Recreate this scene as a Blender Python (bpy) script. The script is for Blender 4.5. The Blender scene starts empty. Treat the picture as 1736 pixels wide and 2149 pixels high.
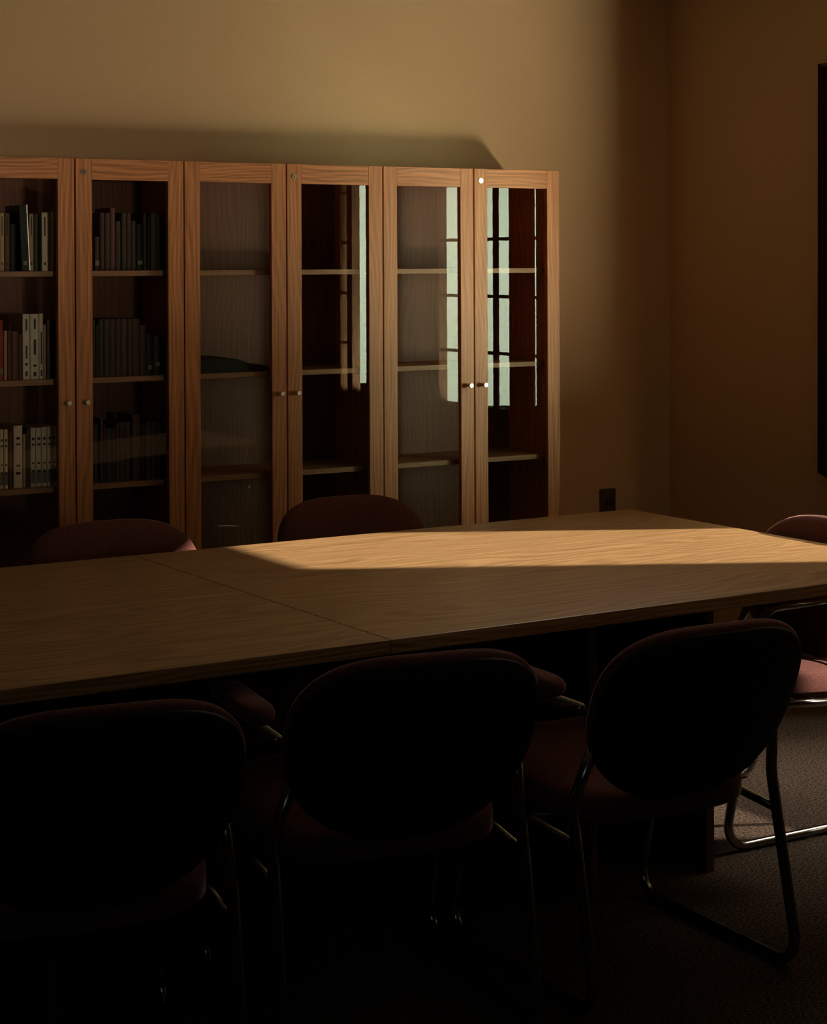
import bpy, bmesh, math, random
from mathutils import Vector, Matrix
random.seed(7)
scn = bpy.context.scene
col = scn.collection
PI = math.pi

# ------------------------------------------------------------------ helpers
def tag(o, label=None, cat=None, group=None, kind=None):
    if label: o['label'] = label
    if cat: o['category'] = cat
    if group: o['group'] = group
    if kind: o['kind'] = kind
    return o

def obj(name, bm, mats, parent=None, smooth=False):
    me = bpy.data.meshes.new(name)
    bmesh.ops.recalc_face_normals(bm, faces=bm.faces[:])
    bm.to_mesh(me); bm.free()
    if not isinstance(mats, (list, tuple)): mats = [mats]
    for m in mats: me.materials.append(m)
    if smooth:
        for p in me.polygons: p.use_smooth = True
    o = bpy.data.objects.new(name, me); col.objects.link(o)
    if parent: o.parent = parent
    return o

def empty(name, loc, rz=0):
    o = bpy.data.objects.new(name, None); col.objects.link(o)
    o.location = loc; o.rotation_euler = (0, 0, rz); o.empty_display_size = .1
    return o

def copy_tree(o, parent=None):
    c = o.copy(); col.objects.link(c); c.parent = parent
    for ch in list(o.children): copy_tree(ch, c)
    return c

def box(bm, x0, x1, y0, y1, z0, z1, mi=0, bev=0.0, M=None):
    vs = [bm.verts.new((x, y, z)) for z in (z0, z1) for y in (y0, y1) for x in (x0, x1)]
    if M is not None:
        for v in vs: v.co = M @ v.co
    fs = [bm.faces.new([vs[i] for i in f]) for f in
          ((0, 2, 3, 1), (4, 5, 7, 6), (0, 1, 5, 4), (2, 6, 7, 3), (0, 4, 6, 2), (1, 3, 7, 5))]
    for f in fs: f.material_index = mi
    if bev > 0:
        es = list({e for f in fs for e in f.edges})
        r = bmesh.ops.bevel(bm, geom=es, offset=bev, segments=2, profile=.6, affect='EDGES')
        for f in r['faces']: f.material_index = mi
    return fs

def cyl(bm, c, axis, r, h, n=20, r2=None, mi=0):
    """cylinder from point c along unit axis"""
    a = Vector(axis).normalized(); u = a.orthogonal().normalized(); w = a.cross(u)
    r2 = r if r2 is None else r2
    A = []; B = []
    for k in range(n):
        t = 2*PI*k/n; d = u*math.cos(t) + w*math.sin(t)
        A.append(bm.verts.new(Vector(c) + d*r)); B.append(bm.verts.new(Vector(c) + a*h + d*r2))
    for k in range(n):
        bm.faces.new((A[k], A[(k+1) % n], B[(k+1) % n], B[k])).material_index = mi
    bm.faces.new(A[::-1]).material_index = mi; bm.faces.new(B).material_index = mi

def fillet(pts, rads, seg=7):
    out = [Vector(pts[0])]
    for i in range(1, len(pts)-1):
        p0, p, p1 = Vector(pts[i-1]), Vector(pts[i]), Vector(pts[i+1]); r = rads[i]
        d0 = (p0-p).normalized(); d1 = (p1-p).normalized()
        ang = d0.angle(d1)
        if r <= 0 or ang > PI-.02: out.append(p); continue
        t = min(r/math.tan(ang/2), .49*(p0-p).length, .49*(p1-p).length); r_ = t*math.tan(ang/2)
        c = p + (d0+d1).normalized()*(r_/math.sin(ang/2))
        a = p+d0*t-c; b = p+d1*t-c; w = a.angle(b)
        for k in range(seg+1):
            s = k/seg
            out.append(c + (a*math.sin((1-s)*w) + b*math.sin(s*w))/math.sin(w))
    out.append(Vector(pts[-1]))
    return out

def tube(bm, path, r, n=12, caps=True):
    rings = []; up = None
    for i, p in enumerate(path):
        t = (path[min(i+1, len(path)-1)] - path[max(i-1, 0)]).normalized()
        if up is None: up = t.orthogonal().normalized()
        up = (up - t*up.dot(t)).normalized(); w = t.cross(up)
        rings.append([bm.verts.new(p + (up*math.cos(2*PI*k/n) + w*math.sin(2*PI*k/n))*r) for k in range(n)])
    for a, b in zip(rings, rings[1:]):
        for k in range(n): bm.faces.new((a[k], a[(k+1) % n], b[(k+1) % n], b[k]))
    if caps: bm.faces.new(rings[0][::-1]); bm.faces.new(rings[-1])

def pillow(bm, shape, front, back, nr=12, nt=64):
    """closed cushion: shape(r,t)->(point, normal offset direction); front(r), back(r) offsets"""
    def layer(off, rlist):
        L = []
        for r in rlist:
            L.append([bm.verts.new(shape(r, 2*PI*k/nt, off(r))) for k in range(nt)])
        return L
    rl = [math.sin(PI/2*(i/nr)) for i in range(1, nr+1)]
    F = layer(front, rl); B = layer(back, rl)
    for L, s in ((F, front), (B, back)):
        c = bm.verts.new(shape(0, 0, s(0)))
        for k in range(nt): bm.faces.new((c, L[0][k], L[0][(k+1) % nt]))
        for a, b in zip(L, L[1:]):
            for k in range(nt): bm.faces.new((a[k], a[(k+1) % nt], b[(k+1) % nt], b[k]))
    for k in range(nt): bm.faces.new((F[-1][k], F[-1][(k+1) % nt], B[-1][(k+1) % nt], B[-1][k]))

# ---------------------------------------------------------------- materials
def new_mat(name):
    m = bpy.data.materials.new(name); m.use_nodes = True
    nt = m.node_tree; bsdf = nt.nodes['Principled BSDF']
    return m, nt, bsdf

def plain(name, c, rough=.6, metal=0.0, spec=.5, noise=0.0, scale=80, bump=0.0):
    m, nt, b = new_mat(name)
    b.inputs['Roughness'].default_value = rough; b.inputs['Metallic'].default_value = metal
    b.inputs['Specular IOR Level'].default_value = spec
    b.inputs['Base Color'].default_value = (*c, 1)
    if noise > 0 or bump > 0:
        tc = nt.nodes.new('ShaderNodeTexCoord'); n = nt.nodes.new('ShaderNodeTexNoise')
        n.inputs['Scale'].default_value = scale; n.inputs['Detail'].default_value = 3
        nt.links.new(tc.outputs['Object'], n.inputs['Vector'])
        if noise > 0:
            r = nt.nodes.new('ShaderNodeValToRGB')
            r.color_ramp.elements[0].position = .3; r.color_ramp.elements[1].position = .7
            r.color_ramp.elements[0].color = (*[v*(1-noise) for v in c], 1)
            r.color_ramp.elements[1].color = (*[min(1, v*(1+noise)) for v in c], 1)
            nt.links.new(n.outputs['Fac'], r.inputs['Fac']); nt.links.new(r.outputs['Color'], b.inputs['Base Color'])
        if bump > 0:
            bp = nt.nodes.new('ShaderNodeBump'); bp.inputs['Strength'].default_value = bump
            bp.inputs['Distance'].default_value = .002
            nt.links.new(n.outputs['Fac'], bp.inputs['Height']); nt.links.new(bp.outputs['Normal'], b.inputs['Normal'])
    return m

def wood(name, axis, dark, light, rough=.45, fine=1.0, spec=.4, contrast=1.0):
    m, nt, b = new_mat(name); N = nt.nodes; L = nt.links
    b.inputs['Roughness'].default_value = rough; b.inputs['Specular IOR Level'].default_value = spec
    tc = N.new('ShaderNodeTexCoord'); oi = N.new('ShaderNodeObjectInfo')
    add = N.new('ShaderNodeVectorMath'); add.operation = 'MULTIPLY_ADD'
    L.new(oi.outputs['Random'], add.inputs[0]); add.inputs[1].default_value = (7.3, 5.1, 9.7)
    L.new(tc.outputs['Object'], add.inputs[2])
    def mapped(along, across):
        mp = N.new('ShaderNodeMapping'); s = [across]*3; s['xyz'.index(axis)] = along
        mp.inputs['Scale'].default_value = s; L.new(add.outputs[0], mp.inputs['Vector']); return mp
    m1 = mapped(.9, 3.2); n1 = N.new('ShaderNodeTexNoise'); n1.inputs['Scale'].default_value = 1.0
    n1.inputs['Detail'].default_value = 2.5
    L.new(m1.outputs[0], n1.inputs['Vector'])
    # growth rings: distance from a wandering heart, cut by the board
    sb = N.new('ShaderNodeVectorMath'); sb.operation = 'SUBTRACT'; sb.inputs[1].default_value = (.5, .5, .5)
    L.new(n1.outputs['Color'], sb.inputs[0])
    ma = N.new('ShaderNodeVectorMath'); ma.operation = 'MULTIPLY_ADD'; ma.inputs[1].default_value = (.22, .22, .22)
    L.new(sb.outputs[0], ma.inputs[0])
    fr = N.new('ShaderNodeVectorMath'); fr.operation = 'MULTIPLY'
    fv = [1.0]*3; fv['xyz'.index(axis)] = .03; fr.inputs[1].default_value = fv
    L.new(add.outputs[0], fr.inputs[0]); L.new(fr.outputs[0], ma.inputs[2])
    ln = N.new('ShaderNodeVectorMath'); ln.operation = 'LENGTH'; L.new(ma.outputs[0], ln.inputs[0])
    rg = N.new('ShaderNodeMath'); rg.operation = 'MULTIPLY'; rg.inputs[1].default_value = 420*fine
    L.new(ln.outputs['Value'], rg.inputs[0])
    sn = N.new('ShaderNodeMath'); sn.operation = 'SINE'; L.new(rg.outputs[0], sn.inputs[0])
    m2 = mapped(3.0*fine, 190*fine); n2 = N.new('ShaderNodeTexNoise'); n2.inputs['Scale'].default_value = 1.0
    n2.inputs['Detail'].default_value = 3; L.new(m2.outputs[0], n2.inputs['Vector'])
    mx = N.new('ShaderNodeMath'); mx.operation = 'MULTIPLY_ADD'; mx.inputs[1].default_value = .085*contrast
    L.new(sn.outputs[0], mx.inputs[0]); L.new(n2.outputs['Fac'], mx.inputs[2])
    r = N.new('ShaderNodeValToRGB'); r.color_ramp.elements[0].position = .5-.22/contrast; r.color_ramp.elements[1].position = .5+.2/contrast
    r.color_ramp.elements[0].color = (*dark, 1); r.color_ramp.elements[1].color = (*light, 1)
    L.new(mx.outputs[0], r.inputs['Fac']); L.new(r.outputs['Color'], b.inputs['Base Color'])
    bp = N.new('ShaderNodeBump'); bp.inputs['Strength'].default_value = .08; bp.inputs['Distance'].default_value = .001
    L.new(n2.outputs['Fac'], bp.inputs['Height']); L.new(bp.outputs['Normal'], b.inputs['Normal'])
    return m

def glass(name, fac, tint=(1, 1, 1)):
    m = bpy.data.materials.new(name); m.use_nodes = True; nt = m.node_tree; nt.nodes.clear()
    o = nt.nodes.new('ShaderNodeOutputMaterial'); mix = nt.nodes.new('ShaderNodeMixShader')
    t = nt.nodes.new('ShaderNodeBsdfTransparent'); g = nt.nodes.new('ShaderNodeBsdfGlossy')
    t.inputs['Color'].default_value = (*tint, 1); g.inputs['Roughness'].default_value = 0.0
    mix.inputs['Fac'].default_value = fac
    nt.links.new(t.outputs[0], mix.inputs[1]); nt.links.new(g.outputs[0], mix.inputs[2]); nt.links.new(mix.outputs[0], o.inputs['Surface'])
    return m

OAK_D, OAK_L = (.40, .145, .045), (.74, .305, .11)
oak_z = wood('oak_upright_grain', 'z', OAK_D, OAK_L)
oak_x = wood('oak_level_grain', 'x', OAK_D, OAK_L, contrast=1.3)
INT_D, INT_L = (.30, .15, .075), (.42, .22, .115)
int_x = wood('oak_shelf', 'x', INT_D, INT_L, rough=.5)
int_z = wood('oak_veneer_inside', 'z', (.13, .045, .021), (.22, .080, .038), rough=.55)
top_x = wood('oak_tabletop', 'x', (.30, .165, .066), (.57, .355, .165), rough=.38, fine=1.1, contrast=1.1)
leg_w = wood('dark_wood_panel', 'z', (.10, .04, .022), (.17, .07, .035), rough=.5)
seam_m = plain('dark_gap', (.01, .007, .005), .9)
black_pl = plain('black_plastic_shell', (.010, .010, .010), .6, spec=.15, noise=.2)
fabric = plain('maroon_fabric', (.14, .056, .048), .95, spec=.1, noise=.55, scale=420, bump=.35)
for m_ in (fabric,):
    p_ = m_.node_tree.nodes['Principled BSDF']; p_.inputs['Sheen Weight'].default_value = 1.0; p_.inputs['Sheen Roughness'].default_value = .22; p_.inputs['Sheen Tint'].default_value = (1, .62, .55, 1)
chrome = plain('chrome_tube', (.30, .31, .29), .18, metal=1.0)
chrome_d = plain('satin_steel', (.72, .72, .68), .28, metal=1.0)
brass = plain('nickel_lock', (.75, .74, .66), .22, metal=1.0)
wall_m = plain('tan_painted_wall', (.66, .45, .26), .92, spec=.1, noise=.035, scale=260, bump=.12)
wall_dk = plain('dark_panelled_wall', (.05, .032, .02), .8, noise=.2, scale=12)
ceil_m = plain('ceiling_paint', (.12, .095, .065), .95, spec=.1, noise=.03)
curt_m = plain('dark_maroon_drape', (.11, .034, .034), .95, spec=.1, noise=.3, scale=300)
win_w = plain('dark_window_wood', (.075, .032, .02), .5, noise=.2, scale=40)
ext_m = plain('blocker_brown', (.04, .028, .02), .95, noise=.3, scale=20)  # for the added sun-blocking slabs outside
plate_m = plain('brown_socket_plate', (.07, .035, .025), .5, noise=.1)
hole_m = plain('black_socket', (.004, .004, .004), .6, noise=.1)
pane_m = glass('cabinet_glass', .018, (.93, .94, .92))
wpane_m = glass('window_glass', .02)

# carpet
carpet, nt, b = new_mat('brown_carpet')
b.inputs['Roughness'].default_value = 1; b.inputs['Specular IOR Level'].default_value = .05
tc = nt.nodes.new('ShaderNodeTexCoord')
n1 = nt.nodes.new('ShaderNodeTexNoise'); n1.inputs['Scale'].default_value = 140; n1.inputs['Detail'].default_value = 4; n1.inputs['Roughness'].default_value = .7
n2 = nt.nodes.new('ShaderNodeTexNoise'); n2.inputs['Scale'].default_value = 2.2
r = nt.nodes.new('ShaderNodeValToRGB'); e = r.color_ramp.elements
e[0].position = .41; e[0].color = (.022, .015, .011, 1); e[1].position = .60; e[1].color = (.175, .123, .09, 1)
mx = nt.nodes.new('ShaderNodeMixRGB'); mx.blend_type = 'MULTIPLY'; mx.inputs[0].default_value = .45
nt.links.new(tc.outputs['Object'], n1.inputs['Vector']); nt.links.new(tc.outputs['Object'], n2.inputs['Vector'])
nt.links.new(n1.outputs['Fac'], r.inputs['Fac']); nt.links.new(r.outputs['Color'], mx.inputs[1]); nt.links.new(n2.outputs['Fac'], mx.inputs[2])
nt.links.new(mx.outputs[0], b.inputs['Base Color'])
bp = nt.nodes.new('ShaderNodeBump'); bp.inputs['Strength'].default_value = .8; bp.inputs['Distance'].default_value = .004
nt.links.new(n1.outputs['Fac'], bp.inputs['Height']); nt.links.new(bp.outputs['Normal'], b.inputs['Normal'])

# -------------------------------------------------------------------- setting
XL, XR, YN, YB, ZC = -4.6, 3.047, -8.4, .36, 2.85
TW = .05                                          # right wall thickness
def struct(name, bm, m, parent=None):
    o = obj(name, bm, m, parent)
    if parent is None: o['kind'] = 'structure'
    return o
bm = bmesh.new(); box(bm, XL-.2, XR+.3, YN-.2, YB+.2, -.1, 0); struct('floor', bm, carpet)
bm = bmesh.new(); box(bm, XL-.2, XR+TW, YN-.2, YB+.2, ZC, ZC+.1); struct('ceiling', bm, ceil_m)
bm = bmesh.new(); box(bm, XL-.2, XR+TW, YB, YB+.12, 0, ZC); struct('wall_back', bm, wall_m)
bm = bmesh.new(); box(bm, XL-.12, XL, YN, YB, 0, ZC); struct('wall_left', bm, wall_dk)
bm = bmesh.new(); box(bm, XL-.12, XR+TW, YN-.12, YN, 0, ZC); struct('wall_near', bm, wall_dk)
SILL, HEAD = .83, 2.245
OPEN = [(-2.25, -1.12), (-3.19, -2.33), (-3.33, -3.25)]
bm = bmesh.new()
box(bm, XR, XR+TW, YN, YB, 0, SILL); box(bm, XR, XR+TW, YN, YB, HEAD, ZC)
ys = [YB] + [v for a, b_ in OPEN for v in (b_, a)] + [YN]
for k in range(0, len(ys), 2): box(bm, XR, XR+TW, ys[k+1], ys[k], SILL, HEAD)
struct('wall_right', bm, wall_m)
MUNT = (1.10, 1.382, 1.667, 1.948)
def window(n, y0, y1, bars, muntins, pane=True):
    fr = bmesh.new()
    box(fr, XR-.02, XR+.012, y0-.03, y1+.03, SILL-.035, SILL)           # sill board
    for a, b_ in bars: box(fr, XR, XR+.012, a, b_, SILL, HEAD)
    o = struct('window_%d' % n, fr, win_w)
    for z in muntins:
        g = bmesh.new(); box(g, XR+.002, XR+.010, y0+.002, y1-.002, z-.008, z+.008); obj('muntin', g, win_w, o)
    if pane:
        g = bmesh.new(); v = [g.verts.new((XR+.03, y, z)) for y, z in ((y0, SILL), (y1, SILL), (y1, HEAD), (y0, HEAD))]
        g.faces.new(v); obj('pane', g, wpane_m, o)
    return o
window(1, *OPEN[0], [(-1.352, -1.308), (-1.588, -1.380), (-1.733, -1.695)], MUNT)
window(2, *OPEN[1], [], ())
window(3, *OPEN[2], [], MUNT)
bm = bmesh.new(); box(bm, XR+1.2, XR+1.5, -2.86, -2.3, -.2, 4.2); box(bm, XR+1.2, XR+1.5, -2.3, -.4, -.2, 4.2); box(bm, XR+1.2, XR+1.5, -5.2, -3.82, -.2, 4.2); struct('sun_blocker', bm, ext_m)  # unseen slabs added outside to stop sun through the other windows

# curtain hanging beside the first window
t = empty('curtain', (XR-.06, -.87, 0))
tag(t, 'dark maroon drape hanging on the right wall beside the window', 'curtain')
bm = bmesh.new(); NY, NZ = 60, 24; zt, zb = 2.309, .705; grid = []
for i in range(NY+1):
    s = i/NY; rowv = []
    for j in range(NZ+1):
        q = j/NZ; z = zt+(zb-zt)*q
        y = .235-s*.55 + .012*q*(1-2*s)
        if s < .05: z += .030*q**40*(1-s/.05)
        x = .035*math.sin(s*PI*9)*(.55+.45*q)
        rowv.append(bm.verts.new((x, y, z)))
    grid.append(rowv)
for i in range(NY):
    for j in range(NZ): bm.faces.new((grid[i][j], grid[i+1][j], grid[i+1][j+1], grid[i][j+1]))
bmesh.ops.solidify(bm, geom=bm.faces[:], thickness=.006)
obj('drape', bm, curt_m, t, True)
bm = bmesh.new(); tube(bm, [Vector((0.0, .215, 2.30)), Vector((0.0, -.30, 2.30))], .009); obj('rail', bm, win_w, t, True)

# wall socket on the back wall
t = empty('wall_socket', (2.7085, YB, .53))
tag(t, 'small brown wall socket plate low on the back wall near the corner', 'socket')
bm = bmesh.new(); box(bm, -.040, .040, -.010, 0, -.062, .062, bev=.003); obj('plate', bm, plate_m, t)
for dx in (-.008, .016):
    bm = bmesh.new(); box(bm, dx-.009, dx+.009, -.013, -.009, -.013, .017, bev=.002); obj('outlet', bm, hole_m, t)
bm = bmesh.new(); box(bm, -.012, .016, -.0125, -.009, -.036, -.028); obj('cover_strip', bm, plain('tan_strip', (.14, .08, .055), .5, noise=.1), t)

# ----------------------------------------------------------------- bookcases
W = .40; X5 = 2.2195; ZT = 1.910
SH = (1.528, 1.161, .796, .431)
def make_bookcase():
    """local x from -.40 to .40, front plane y=0, back at y=.355"""
    root = empty('bookcase', (0, 0, 0))
    for s in (-1, 1):
        bm = bmesh.new(); box(bm, min(s*.398, s*.378), max(s*.398, s*.378), .023, .35, .0, ZT-.004); obj('side_panel', bm, oak_z, root)
    bm = bmesh.new(); box(bm, -.378, .378, .024, .35, ZT-.026, ZT-.005); obj('top_panel', bm, oak_x, root)
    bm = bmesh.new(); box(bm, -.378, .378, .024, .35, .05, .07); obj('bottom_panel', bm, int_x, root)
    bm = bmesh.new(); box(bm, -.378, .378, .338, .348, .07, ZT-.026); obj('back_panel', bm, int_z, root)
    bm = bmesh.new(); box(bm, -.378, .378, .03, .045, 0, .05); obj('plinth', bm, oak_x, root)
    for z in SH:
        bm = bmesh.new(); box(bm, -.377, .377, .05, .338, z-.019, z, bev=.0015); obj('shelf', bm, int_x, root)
    for s in (-1, 1):
        x0, x1 = (-.3975, -.0028) if s < 0 else (.0028, .3975)
        z0, z1 = .055, ZT; st = .058; rl = .0715; th = .021
        bm = bmesh.new()
        box(bm, x0, x0+st, 0, th, z0, z1, 0, .0016); box(bm, x1-st, x1, 0, th, z0, z1, 0, .0016)
        box(bm, x0+st, x1-st, .0006, th, z1-rl, z1-.0005, 1, .0012); box(bm, x0+st, x1-st, .0006, th, z0, z0+.08, 1, .0012)
        d = obj('door', bm, [oak_z, oak_x], root)
        g = bmesh.new(); v = [g.verts.new((x, .012, z)) for x, z in ((x0+st-.003, z0+.077), (x1-st+.003, z0+.077), (x1-st+.003, z1-rl+.003), (x0+st-.003, z1-rl+.003))]
        g.faces.new(v); obj('glass_pane', g, pane_m, d)
        kx = -.033 if s < 0 else .033
        g = bmesh.new(); cyl(g, (kx, 0, 1.083), (0, -1, 0), .0065, .012); cyl(g, (kx, -.012, 1.083), (0, -1, 0), .0085, .016, 24, .0098); cyl(g, (kx, -.028, 1.083), (0, -1, 0), .0098, .003, 24, .0078)
        obj('knob', g, chrome_d, d)
        if s > 0:
            g = bmesh.new(); cyl(g, (.031, .001, 1.864), (0, -1, 0), .0105, .005, 24, .0095); obj('lock', g, brass, d)
            k = g = bmesh.new(); box(g, .0298, .0322, -.0045, -.0038, 1.8595, 1.8685); obj('keyhole', g, hole_m, d)
    return root
proto = make_bookcase()
cases = [proto, copy_tree(proto), copy_tree(proto)]
labs = ['oak glass-door bookcase full of books, leftmost of the three along the back wall',
        'middle oak glass-door bookcase with empty shelves and a dark folder, behind the far chairs',
        'oak glass-door bookcase nearest the corner, empty, with bright window reflections in its doors']
for i, c in enumerate(cases):
    c.location = (X5-.4-.8*(2-i), 0, 0)
    tag(c, labs[i], 'bookcase', 'bookcases along the back wall')

# --------------------------------------------------------------------- books
CREAM, GREY, TAN, BRN, MAR, RED, DGR, BLK = (.84, .70, .50), (.78, .70, .56), (.50, .36, .21), (.12, .07, .045), (.15, .06, .05), (.33, .05, .035), (.05, .07, .04), (.015, .015, .015)
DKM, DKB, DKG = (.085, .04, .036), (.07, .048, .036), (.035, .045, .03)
bmats = {}
def bmat(c):
    if c not in bmats: bmats[c] = plain('book_cover', c, .55, spec=.35, noise=.08, scale=60)
    return bmats[c]
page_m = plain('book_pages', (.55, .47, .34), .9, noise=.06, scale=200)
ink_m = plain('spine_print', (.05, .035, .03), .7, noise=.1)
stk_m = plain('paper_sticker', (.22, .2, .16), .7, noise=.05)
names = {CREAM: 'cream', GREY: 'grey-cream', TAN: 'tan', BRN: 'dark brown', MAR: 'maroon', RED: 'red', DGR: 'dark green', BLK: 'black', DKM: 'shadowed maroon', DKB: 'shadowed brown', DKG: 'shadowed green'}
ORD = 'leftmost,second,third,fourth,fifth,sixth,seventh,eighth,ninth,tenth,eleventh,twelfth,thirteenth,fourteenth'.split(',')
def book(x0, x1, h, zb, c, label, group, marks=(), yf=.085, depth=.15):
    """upright book; the spine looks out at y=yf"""
    w = x1-x0; r = empty('book', ((x0+x1)/2, yf, zb)); tag(r, label, 'book', group)
    bm = bmesh.new(); a = w/2-.0004; t = min(.0018, w*.2)
    n = 6; L = []                                     # slightly rounded spine
    for z in (0, h):
        L.append([bm.verts.new((-a+2*a*k/n, .003*(2*k/n-1)**2, z)) for k in range(n+1)] +
                 [bm.verts.new((a, depth, z)), bm.verts.new((a-t, depth, z)), bm.verts.new((a-t, .006, z)), bm.verts.new((-a+t, .006, z)), bm.verts.new((-a+t, depth, z)), bm.verts.new((-a, depth, z))])
    N = len(L[0])
    for k in range(N): bm.faces.new((L[0][k], L[0][(k+1) % N], L[1][(k+1) % N], L[1][k]))
    bm.faces.new(L[0][::-1]); bm.faces.new(L[1])
    obj('cover', bm, bmat(c), r)
    bm = bmesh.new(); box(bm, -a+t, a-t, .0065, depth-.003, .003, h-.003); obj('page_block', bm, page_m, r)
    for kind, z0, z1, ws in marks:                    # printing and stickers on the spine
        bm = bmesh.new(); box(bm, -a*ws, a*ws, -.0006, .004, z0, z1)
        obj('sticker' if kind == 's' else 'spine_print', bm, stk_m if kind == 's' else ink_m, r)
    return r
P = 'p'; S_ = 's'
tall = [(P, .165, .205, .25), (P, .07, .115, .22), (P, .047, .056, .35), (P, .010, .028, .3)]
tall2 = [(P, .17, .205, .22), (P, .083, .135, .26), (P, .042, .050, .35), (P, .010, .024, .32)]
ser = [(P, .158, .167, .5), (P, .14, .147, .55), (P, .077, .083, .5), (S_, .012, .05, .8), (P, .049, .056, .62)]
big = [(P, .163, .172, .42), (P, .145, .15, .5), (P, .072, .078, .4), (P, .045, .053, .5)]
ttl = [(P, .12, .185, .22), (P, .02, .03, .3)]
dkt = [(P, .02, .035, .4), (P, .15, .165, .4)]
rows = [
 ('top shelf behind leftmost glass door', 1.528, [
  (-.1500, -.1290, .201, CREAM, ttl), (-.1285, -.1120, .192, MAR, ()), (-.1110, -.0900, .205, TAN, ttl), (-.0890, -.0700, .196, CREAM, ttl), (-.069, -.0500, .188, BRN, ()), (-.0490, -.0300, .196, CREAM, ttl),
  (-.029, -.0159, .196, CREAM, ttl), (-.0143, .0006, .196, TAN, ttl), (.0022, .0204, .196, BRN, ttl), (.0219, .0418, .160, BLK, ()),
  (.0877, .1036, .194, TAN, ttl), (.1053, .1204, .193, DGR, ()), (.1221, .1305, .185, BLK, ()), (.1322, .1533, .199, CREAM, ttl), (.1542, .1601, .195, BRN, ()), (.1609, .1737, .201, CREAM, [(P, .02, .18, .12)])]),
 ('second shelf behind leftmost glass door', 1.161, [
  (-.150, -.124, .21, MAR, ()), (-.123, -.1, .2, CREAM, ttl), (-.099, -.08, .19, BRN, ()), (-.079, -.055, .2, MAR, ()), (-.054, -.037, .2, TAN, ttl),
  (-.0356, -.0044, .203, RED, [(S_, .022, .04, .97)]), (-.0021, .0094, .167, TAN, ()), (.0103, .0251, .166, MAR, ttl[:1]), (.026, .0484, .164, MAR, ()), (.0491, .0616, .155, BRN, ()),
  (.0636, .0886, .221, GREY, tall), (.0903, .1205, .221, GREY, tall2), (.1214, .1357, .222, CREAM, [(P, .01, .03, .4), (P, .05, .16, .3)]), (.1363, .1456, .185, TAN, ()), (.1482, .1651, .201, BRN, dkt), (.166, .1745, .201, BLK, ()), (.1753, .1812, .201, BRN, ())]),
 ('third shelf behind leftmost glass door', .796, [
  (-.150, -.132, .2, CREAM, ser), (-.131, -.113, .2, CREAM, ser), (-.112, -.094, .2, CREAM, ser), (-.093, -.075, .2, TAN, ser), (-.074, -.055, .2, CREAM, ser), (-.054, -.035, .2, CREAM, ser),
  (-.0341, -.0193, .201, CREAM, ser), (-.0177, -.0053, .2, CREAM, ser), (-.0028, .0104, .199, CREAM, ser), (.012, .0269, .193, BRN, ()), (.0303, .061, .21, CREAM, big), (.0617, .0734, .18, TAN, ()), (.0751, .0868, .198, BRN, dkt[:1]),
  (.0893, .1069, .201, CREAM, ser), (.1078, .1279, .2, GREY, ser), (.1288, .1473, .201, CREAM, ser), (.1482, .1651, .201, CREAM, ser), (.1668, .1812, .202, GREY, ser)]),
 ('top shelf behind second glass door', 1.528, [
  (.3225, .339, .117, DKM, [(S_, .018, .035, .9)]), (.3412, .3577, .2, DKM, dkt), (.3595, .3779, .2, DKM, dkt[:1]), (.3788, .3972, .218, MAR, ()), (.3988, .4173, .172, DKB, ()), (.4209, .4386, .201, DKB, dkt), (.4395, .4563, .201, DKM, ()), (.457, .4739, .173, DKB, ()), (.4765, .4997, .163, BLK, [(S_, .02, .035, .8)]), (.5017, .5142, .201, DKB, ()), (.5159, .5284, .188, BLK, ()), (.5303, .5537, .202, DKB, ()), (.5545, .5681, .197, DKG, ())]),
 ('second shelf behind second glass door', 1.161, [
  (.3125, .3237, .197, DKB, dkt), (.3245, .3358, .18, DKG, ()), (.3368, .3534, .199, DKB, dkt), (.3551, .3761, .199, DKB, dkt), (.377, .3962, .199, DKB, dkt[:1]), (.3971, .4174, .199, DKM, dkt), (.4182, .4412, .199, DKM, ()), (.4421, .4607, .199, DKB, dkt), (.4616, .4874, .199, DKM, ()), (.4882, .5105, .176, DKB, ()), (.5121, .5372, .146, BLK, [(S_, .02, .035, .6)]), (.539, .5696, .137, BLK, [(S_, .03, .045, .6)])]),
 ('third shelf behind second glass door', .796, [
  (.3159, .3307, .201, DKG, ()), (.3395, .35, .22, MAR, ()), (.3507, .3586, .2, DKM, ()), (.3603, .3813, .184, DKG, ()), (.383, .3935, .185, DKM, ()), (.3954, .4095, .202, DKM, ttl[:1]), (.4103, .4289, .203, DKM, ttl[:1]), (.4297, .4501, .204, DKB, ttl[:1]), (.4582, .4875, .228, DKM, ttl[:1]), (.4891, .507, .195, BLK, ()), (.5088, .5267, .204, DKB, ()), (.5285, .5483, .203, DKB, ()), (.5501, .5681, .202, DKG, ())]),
]
for where, zb, lst in rows:
    n = len(lst)
    for k, (x0, x1, h, c, mk) in enumerate(lst):
        j = n-1-k
        pos = 'rightmost' if j == 0 else ORD[k] + ' from left' if (k < 9 and k < j and k > 0) else 'leftmost' if k == 0 else ORD[j] + ' from right'
        size = 'thin ' if x1-x0 < .0125 else 'thick ' if x1-x0 > .024 else ''
        hh = 'short ' if h < .172 else 'tall ' if h > .212 else ''
        book(x0, x1, h, zb+.0003, c, '%s%s%s book, %s on %s' % (hh, size, names[c], pos, where), 'books on the ' + where, mk)
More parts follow.
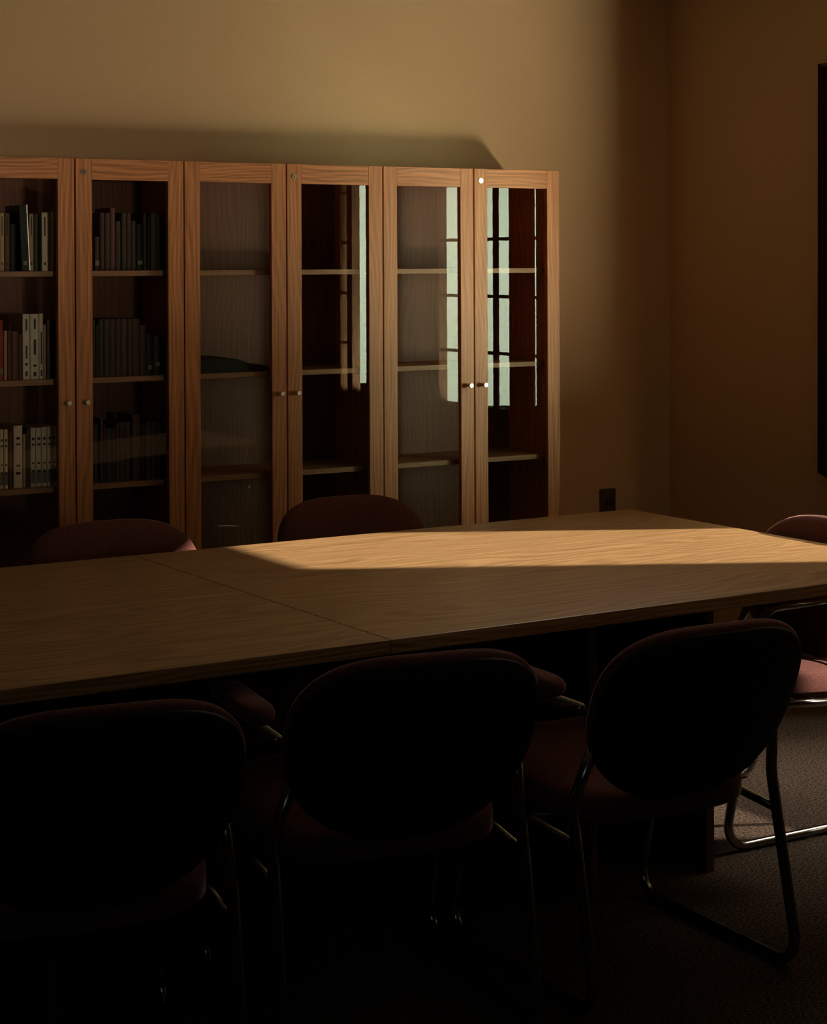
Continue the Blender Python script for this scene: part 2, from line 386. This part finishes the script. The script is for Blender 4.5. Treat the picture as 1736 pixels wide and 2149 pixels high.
# tall glossy book leaning to the left on the top shelf
r = empty('book', (.0665, .062, 1.5283)); tag(r, 'tall glossy black book with a bright edge, leaning left on the top shelf', 'book')
r.rotation_euler = (0, -math.radians(2.6), 0)
bm = bmesh.new(); box(bm, -.0115, .0155, 0, .15, .0006, .224, bev=.001); obj('cover', bm, plain('glossy_black_cover', (.012, .016, .014), .25, noise=.1), r)
bm = bmesh.new(); box(bm, .0130, .0162, -.0012, .012, .002, .2235); obj('glint_strip', bm, plain('edge_glint', (.95, .95, .85), .38, metal=1.0, noise=.03), r)  # window glint on the book's edge, put in as a pale metal strip
bm = bmesh.new(); box(bm, -.006, .006, -.0008, .004, .02, .034); obj('sticker', bm, stk_m, r)
# dark folder lying in the middle bookcase
r = empty('folder', (.86, .17, 1.1613)); tag(r, 'flat black folder lying on the second shelf of the middle bookcase', 'folder')
bm = bmesh.new()
prof = [(-.165, .048), (-.10, .053), (.0, .049), (.035, .034), (.09, .026), (.135, .012), (.148, .004)]
A = []; 
for y in (-.10, .13):
    A.append([bm.verts.new((x, y, h*(1.0 if y > 0 else .92))) for x, h in prof] + [bm.verts.new((.148, y, 0)), bm.verts.new((-.165, y, 0))])
N = len(A[0])
for k in range(N): bm.faces.new((A[0][k], A[0][(k+1) % N], A[1][(k+1) % N], A[1][k]))
bm.faces.new(A[0][::-1]); bm.faces.new(A[1]); obj('cover', bm, plain('black_folder_card', (.008, .010, .009), .7, noise=.3, scale=30), r)
bm = bmesh.new(); box(bm, -.15, .12, -.102, -.099, .004, .008); obj('paper_sheet', bm, plain('dim_paper', (.03, .03, .026), .8, noise=.1), r)

# -------------------------------------------------------------------- tables
TH = .0204; L1, TWd = 1.7528, 1.3872; PX, PY = 1.7116, -1.1161
def make_table():
    root = empty('conference_table', (0, 0, 0))
    hx, hy = L1/2-.0012, TWd/2
    bm = bmesh.new(); box(bm, -hx, hx, -hy, hy, .709, .74, bev=.0025); obj('tabletop', bm, top_x, root)
    for x in (.185, -.185):
        bm = bmesh.new(); box(bm, x-.0125, x+.0125, -.50, .19, 0, .709, bev=.002); obj('end_panel', bm, leg_w, root)
    bm = bmesh.new(); box(bm, -.8748, -.1975, -.16, -.14, .03, .709); obj('modesty_panel', bm, leg_w, root)  # run added to hide the sunlit view behind, keeping the underside black
    bm = bmesh.new(); box(bm, -.1725, .1725, -.16, -.14, .03, .709); obj('modesty_panel', bm, leg_w, root)
    for x in (-.62, .62):
        bm = bmesh.new(); box(bm, x-.02, x+.02, -.52, .52, .684, .709); obj('batten', bm, leg_w, root)
    return root
tb = make_table(); tb2 = copy_tree(tb)
bm = bmesh.new(); box(bm, .1975, .8748, -.16, -.14, .03, .709); obj('modesty_panel', bm, leg_w, tb2)  # same added run across this table's right half
for o, k, lab in ((tb, .5, 'oak-topped conference table on the right, crossed by the sunlit strip'), (tb2, 1.5, 'oak-topped conference table on the left, wholly in shadow, joined at the seam')):
    d = k*L1
    o.location = (PX-d*math.cos(TH)+TWd/2*math.sin(TH), PY-d*math.sin(TH)-TWd/2*math.cos(TH), 0)
    o.rotation_euler = (0, 0, TH); tag(o, lab, 'table', 'conference tables pushed end to end')

# -------------------------------------------------------------------- chairs
def sup(v, n): return math.copysign(abs(v)**(2/n), v)
def back_shape(scale):
    def f(r, t, off):
        r *= scale
        cx, sz = sup(math.cos(t), 3.5), sup(math.sin(t), 2.7)
        x = .267*cx*r
        if sz < 0: zz = .222*sz*r; x *= 1-.22*(zz/.222)**2
        else: zz = .159*sz*r; x *= 1-.03*(zz/.159)**2
        z = .641+zz
        y = -.250-.40*(z-.43) + .60*x*x
        nx, ny, nz = -1.2*x, 1.0, .40
        l = math.sqrt(nx*nx+ny*ny+nz*nz)
        return Vector((x+off*nx/l, y+off*ny/l, z+off*nz/l))
    return f
def seat_shape(r, t, off):
    cx, sy = sup(math.cos(t), 3.4), sup(math.sin(t), 3.0)
    x = .262*cx*r; y = .005+.245*sy*r
    return Vector((x, y, .395+.09*y+off))
def make_chair():
    root = empty('armchair', (0, 0, 0))
    bm = bmesh.new(); pillow(bm, back_shape(1.0), lambda r: .042*(1-r**5)**.5, lambda r: -.017*(1-r**12)**.5-.004, nr=16, nt=80)
    obj('backrest', bm, fabric, root, True)
    bm = bmesh.new(); pillow(bm, back_shape(.965), lambda r: -.016, lambda r: -.020-.014*(1-r**6)**.5, nr=14, nt=80)
    obj('back_shell', bm, black_pl, root, True)
    bm = bmesh.new(); pillow(bm, seat_shape, lambda r: .032+.036*(1-r**6)**.5, lambda r: -.004-.010*(1-r**8)**.5, nr=16, nt=80)
    obj('seat', bm, fabric, root, True)
    for s in (-1, 1):
        x = s*.2675; bm = bmesh.new()
        pts = [(x, -.266, .630), (x, .124, .630), (x, .268, .0125), (x, -.315, .0125), (x, -.226, .42), (x*.90, -.262, .54)]
        tube(bm, fillet([Vector(p) for p in pts], [0, .055, .06, .06, .08, 0], 9), .0125, 14)
        obj('side_frame', bm, chrome, root, True)
        bm = bmesh.new(); tube(bm, [Vector((x, .176, .378)), Vector((x, -.238, .343))], .0105, 12); obj('seat_rail', bm, chrome, root, True)
        bm = bmesh.new(); NL = 22; rings = []
        for i in range(NL+1):
            u = i/NL; yy = -.185+.30*u; k = (1-abs(2*u-1)**7)**.5 if 0 < u < 1 else .0
            k = max(k, .25)
            rings.append([bm.verts.new((x+.034*k*sup(math.cos(2*PI*q/20), 2.8), yy, .656+.022*k*sup(math.sin(2*PI*q/20), 2.8))) for q in range(20)])
        for a, b_ in zip(rings, rings[1:]):
            for q in range(20): bm.faces.new((a[q], a[(q+1) % 20], b_[(q+1) % 20], b_[q]))
        bm.faces.new(rings[0][::-1]); bm.faces.new(rings[-1]); obj('arm_pad', bm, fabric, root, True)
    bm = bmesh.new(); tube(bm, [Vector((-.262, -.06, .356)), Vector((.262, -.06, .356))], .010, 12); obj('cross_bar', bm, chrome, root, True)
    bm = bmesh.new(); tube(bm, [Vector((-.262, .13, .374)), Vector((.262, .13, .374))], .010, 12); obj('cross_bar', bm, chrome, root, True)
    return root
ch = make_chair()
SPOT = [
 (.512, -2.628, -1.0, 'maroon sled-base armchair seen from behind, rightmost of three at near table edge', 'armchairs on the near side of the table'),
 (-.105, -2.565, -8.3, 'maroon sled-base armchair seen from behind, middle of three at near table edge', 'armchairs on the near side of the table'),
 (-.795, -2.640, -7.0, 'dark sled-base armchair seen from behind, leftmost of three at near table edge', 'armchairs on the near side of the table'),
 (-.012, -1.250, 180.0, 'maroon armchair across the left table, one corner of its back sunlit', 'armchairs on the far side of the table'),
 (.845, -1.120, 180.0, 'shadowed maroon armchair across the table before the middle bookcase', 'armchairs on the far side of the table'),
 (1.432, -1.965, 90.0, 'maroon armchair at the right table end with sunlit seat and chrome rail', 'armchair at the table end'),
]
for i, (x, y, a, lab, g) in enumerate(SPOT):
    c = ch if i == 0 else copy_tree(ch)
    c.location = (x, y, 0); c.rotation_euler = (0, 0, math.radians(a)); tag(c, lab, 'chair', g)

# --------------------------------------------------------------------- light
def lamp_area(name, x, y0, y1, z0, z1, radiance, colr):
    l = bpy.data.lights.new(name, 'AREA'); l.shape = 'RECTANGLE'; l.size = abs(z1-z0); l.size_y = abs(y1-y0)
    l.energy = radiance*PI*l.size*l.size_y; l.color = colr
    o = bpy.data.objects.new(name, l); col.objects.link(o)
    o.matrix_world = Matrix.Translation((x, (y0+y1)/2, (z0+z1)/2)) @ Matrix(((0, 0, 1), (0, 1, 0), (-1, 0, 0))).to_4x4()
    return o
SKY = (.86, 1.0, .68)
def lamp_dir(name, c, w, z0, z1, normal, radiance, colr, spread):
    l = bpy.data.lights.new(name, 'AREA'); l.shape = 'RECTANGLE'; l.size = w; l.size_y = z1-z0
    l.energy = radiance*PI*w*(z1-z0); l.color = colr; l.spread = math.radians(spread)
    o = bpy.data.objects.new(name, l); col.objects.link(o)
    n = Vector(normal).normalized(); zz = Vector((0, 0, 1)); xx = n.cross(zz)
    m = Matrix((xx, zz, -n)).transposed().to_4x4(); m.translation = (c[0], c[1], (z0+z1)/2); o.matrix_world = m
    return o
lamp_dir('sky_glow', (XR+.48, -2.50), .56, SILL-.06, 2.06, (-.53, .85, 0), 1.15, SKY, 34)
lamp_dir('sky_glow_far', (XR+.30, -3.79), .22, SILL, 2.06, (-.48, .88, 0), .9, SKY, 30)
def lamp_at(name, loc, target, sx, sy, power, colr, spread=180):
    l = bpy.data.lights.new(name, 'AREA'); l.shape = 'RECTANGLE'; l.size = sx; l.size_y = sy
    l.energy = power; l.color = colr; l.spread = math.radians(spread)
    o = bpy.data.objects.new(name, l); col.objects.link(o); o.location = loc
    o.rotation_euler = (Vector(target)-Vector(loc)).to_track_quat('-Z', 'Y').to_euler()
    return o
# added lamps under the sills, facing up to brighten the back wall
lamp_at('up_fill_far', (XR+.23, -2.76, .77), (XR+.23, -2.76, 3), .34, .85, 190*PI*.29, (1.0, .88, .62))
lamp_at('up_fill', (XR+.23, -1.72, .77), (XR+.23, -1.72, 3), .34, 1.1, 68*PI*.374, (1.0, .88, .62))
# added fill lamps with no real source behind them
lamp_at('rim_fill', (2.0, -1.0, 2.8), (.3, -2.9, .75), .7, .7, 2.4, (1.0, .88, .72), 75)  # brightens the chair rims and tabletops
lamp_at('front_fill', (.3, -7.8, 1.5), (-.15, .3, 1.80), .5, .6, .72, (1.0, .85, .64), 18)  # invented front light for the left books and the wall above
lamp_at('cool_fill', (-2.2, -6.8, 2.5), (.6, -3.2, .2), 1.6, 1.2, .7, (.62, 1.0, .95), 110)  # invented cool light lifting the dark carpet
# added narrow lamp outside, aimed down to brighten the carpet beside the table
lamp_at('carpet_fill', (XR+.8, -2.25, 2.6), (1.95, -2.0, 0), .6, .6, 5.5, (1.0, .92, .78), 31)
s = bpy.data.lights.new('sun', 'SUN'); s.energy = 9.5; s.angle = math.radians(.6); s.color = (1.0, .85, .68)
so = bpy.data.objects.new('sun', s); col.objects.link(so)
so.rotation_euler = Vector((-1, .515, -.531)).to_track_quat('-Z', 'Y').to_euler(); so.location = (6, -4, 4)
w = bpy.data.worlds.new('world'); scn.world = w; w.use_nodes = True
w.node_tree.nodes['Background'].inputs['Color'].default_value = (.02, .018, .012, 1); w.node_tree.nodes['Background'].inputs['Strength'].default_value = 1

# -------------------------------------------------------------------- camera
F, CY, ROLL, YAW = 3911.31, 551.88, -.0045, .5341
cam = bpy.data.cameras.new('camera'); co = bpy.data.objects.new('camera', cam); col.objects.link(co); scn.camera = co
cam.sensor_fit = 'HORIZONTAL'; cam.sensor_width = 36; cam.lens = F/1736*36
cam.shift_y = -(1074.5-CY)/1736
r0 = Vector((math.cos(YAW), -math.sin(YAW), 0)); up = Vector((0, 0, 1)); fw = Vector((math.sin(YAW), math.cos(YAW), 0))
cr, sr = math.cos(ROLL), math.sin(ROLL)
xa = r0*cr+up*sr; ya = up*cr-r0*sr
Mx = Matrix((xa, ya, -fw)).transposed().to_4x4(); Mx.translation = (-2.0072, -6.0147, 1.55)
co.matrix_world = Mx
cam.clip_start = .05

scn.view_settings.view_transform = 'Standard'; scn.view_settings.look = 'None'
scn.view_settings.exposure = 0; scn.view_settings.gamma = 1
scn.cycles.use_denoising = True
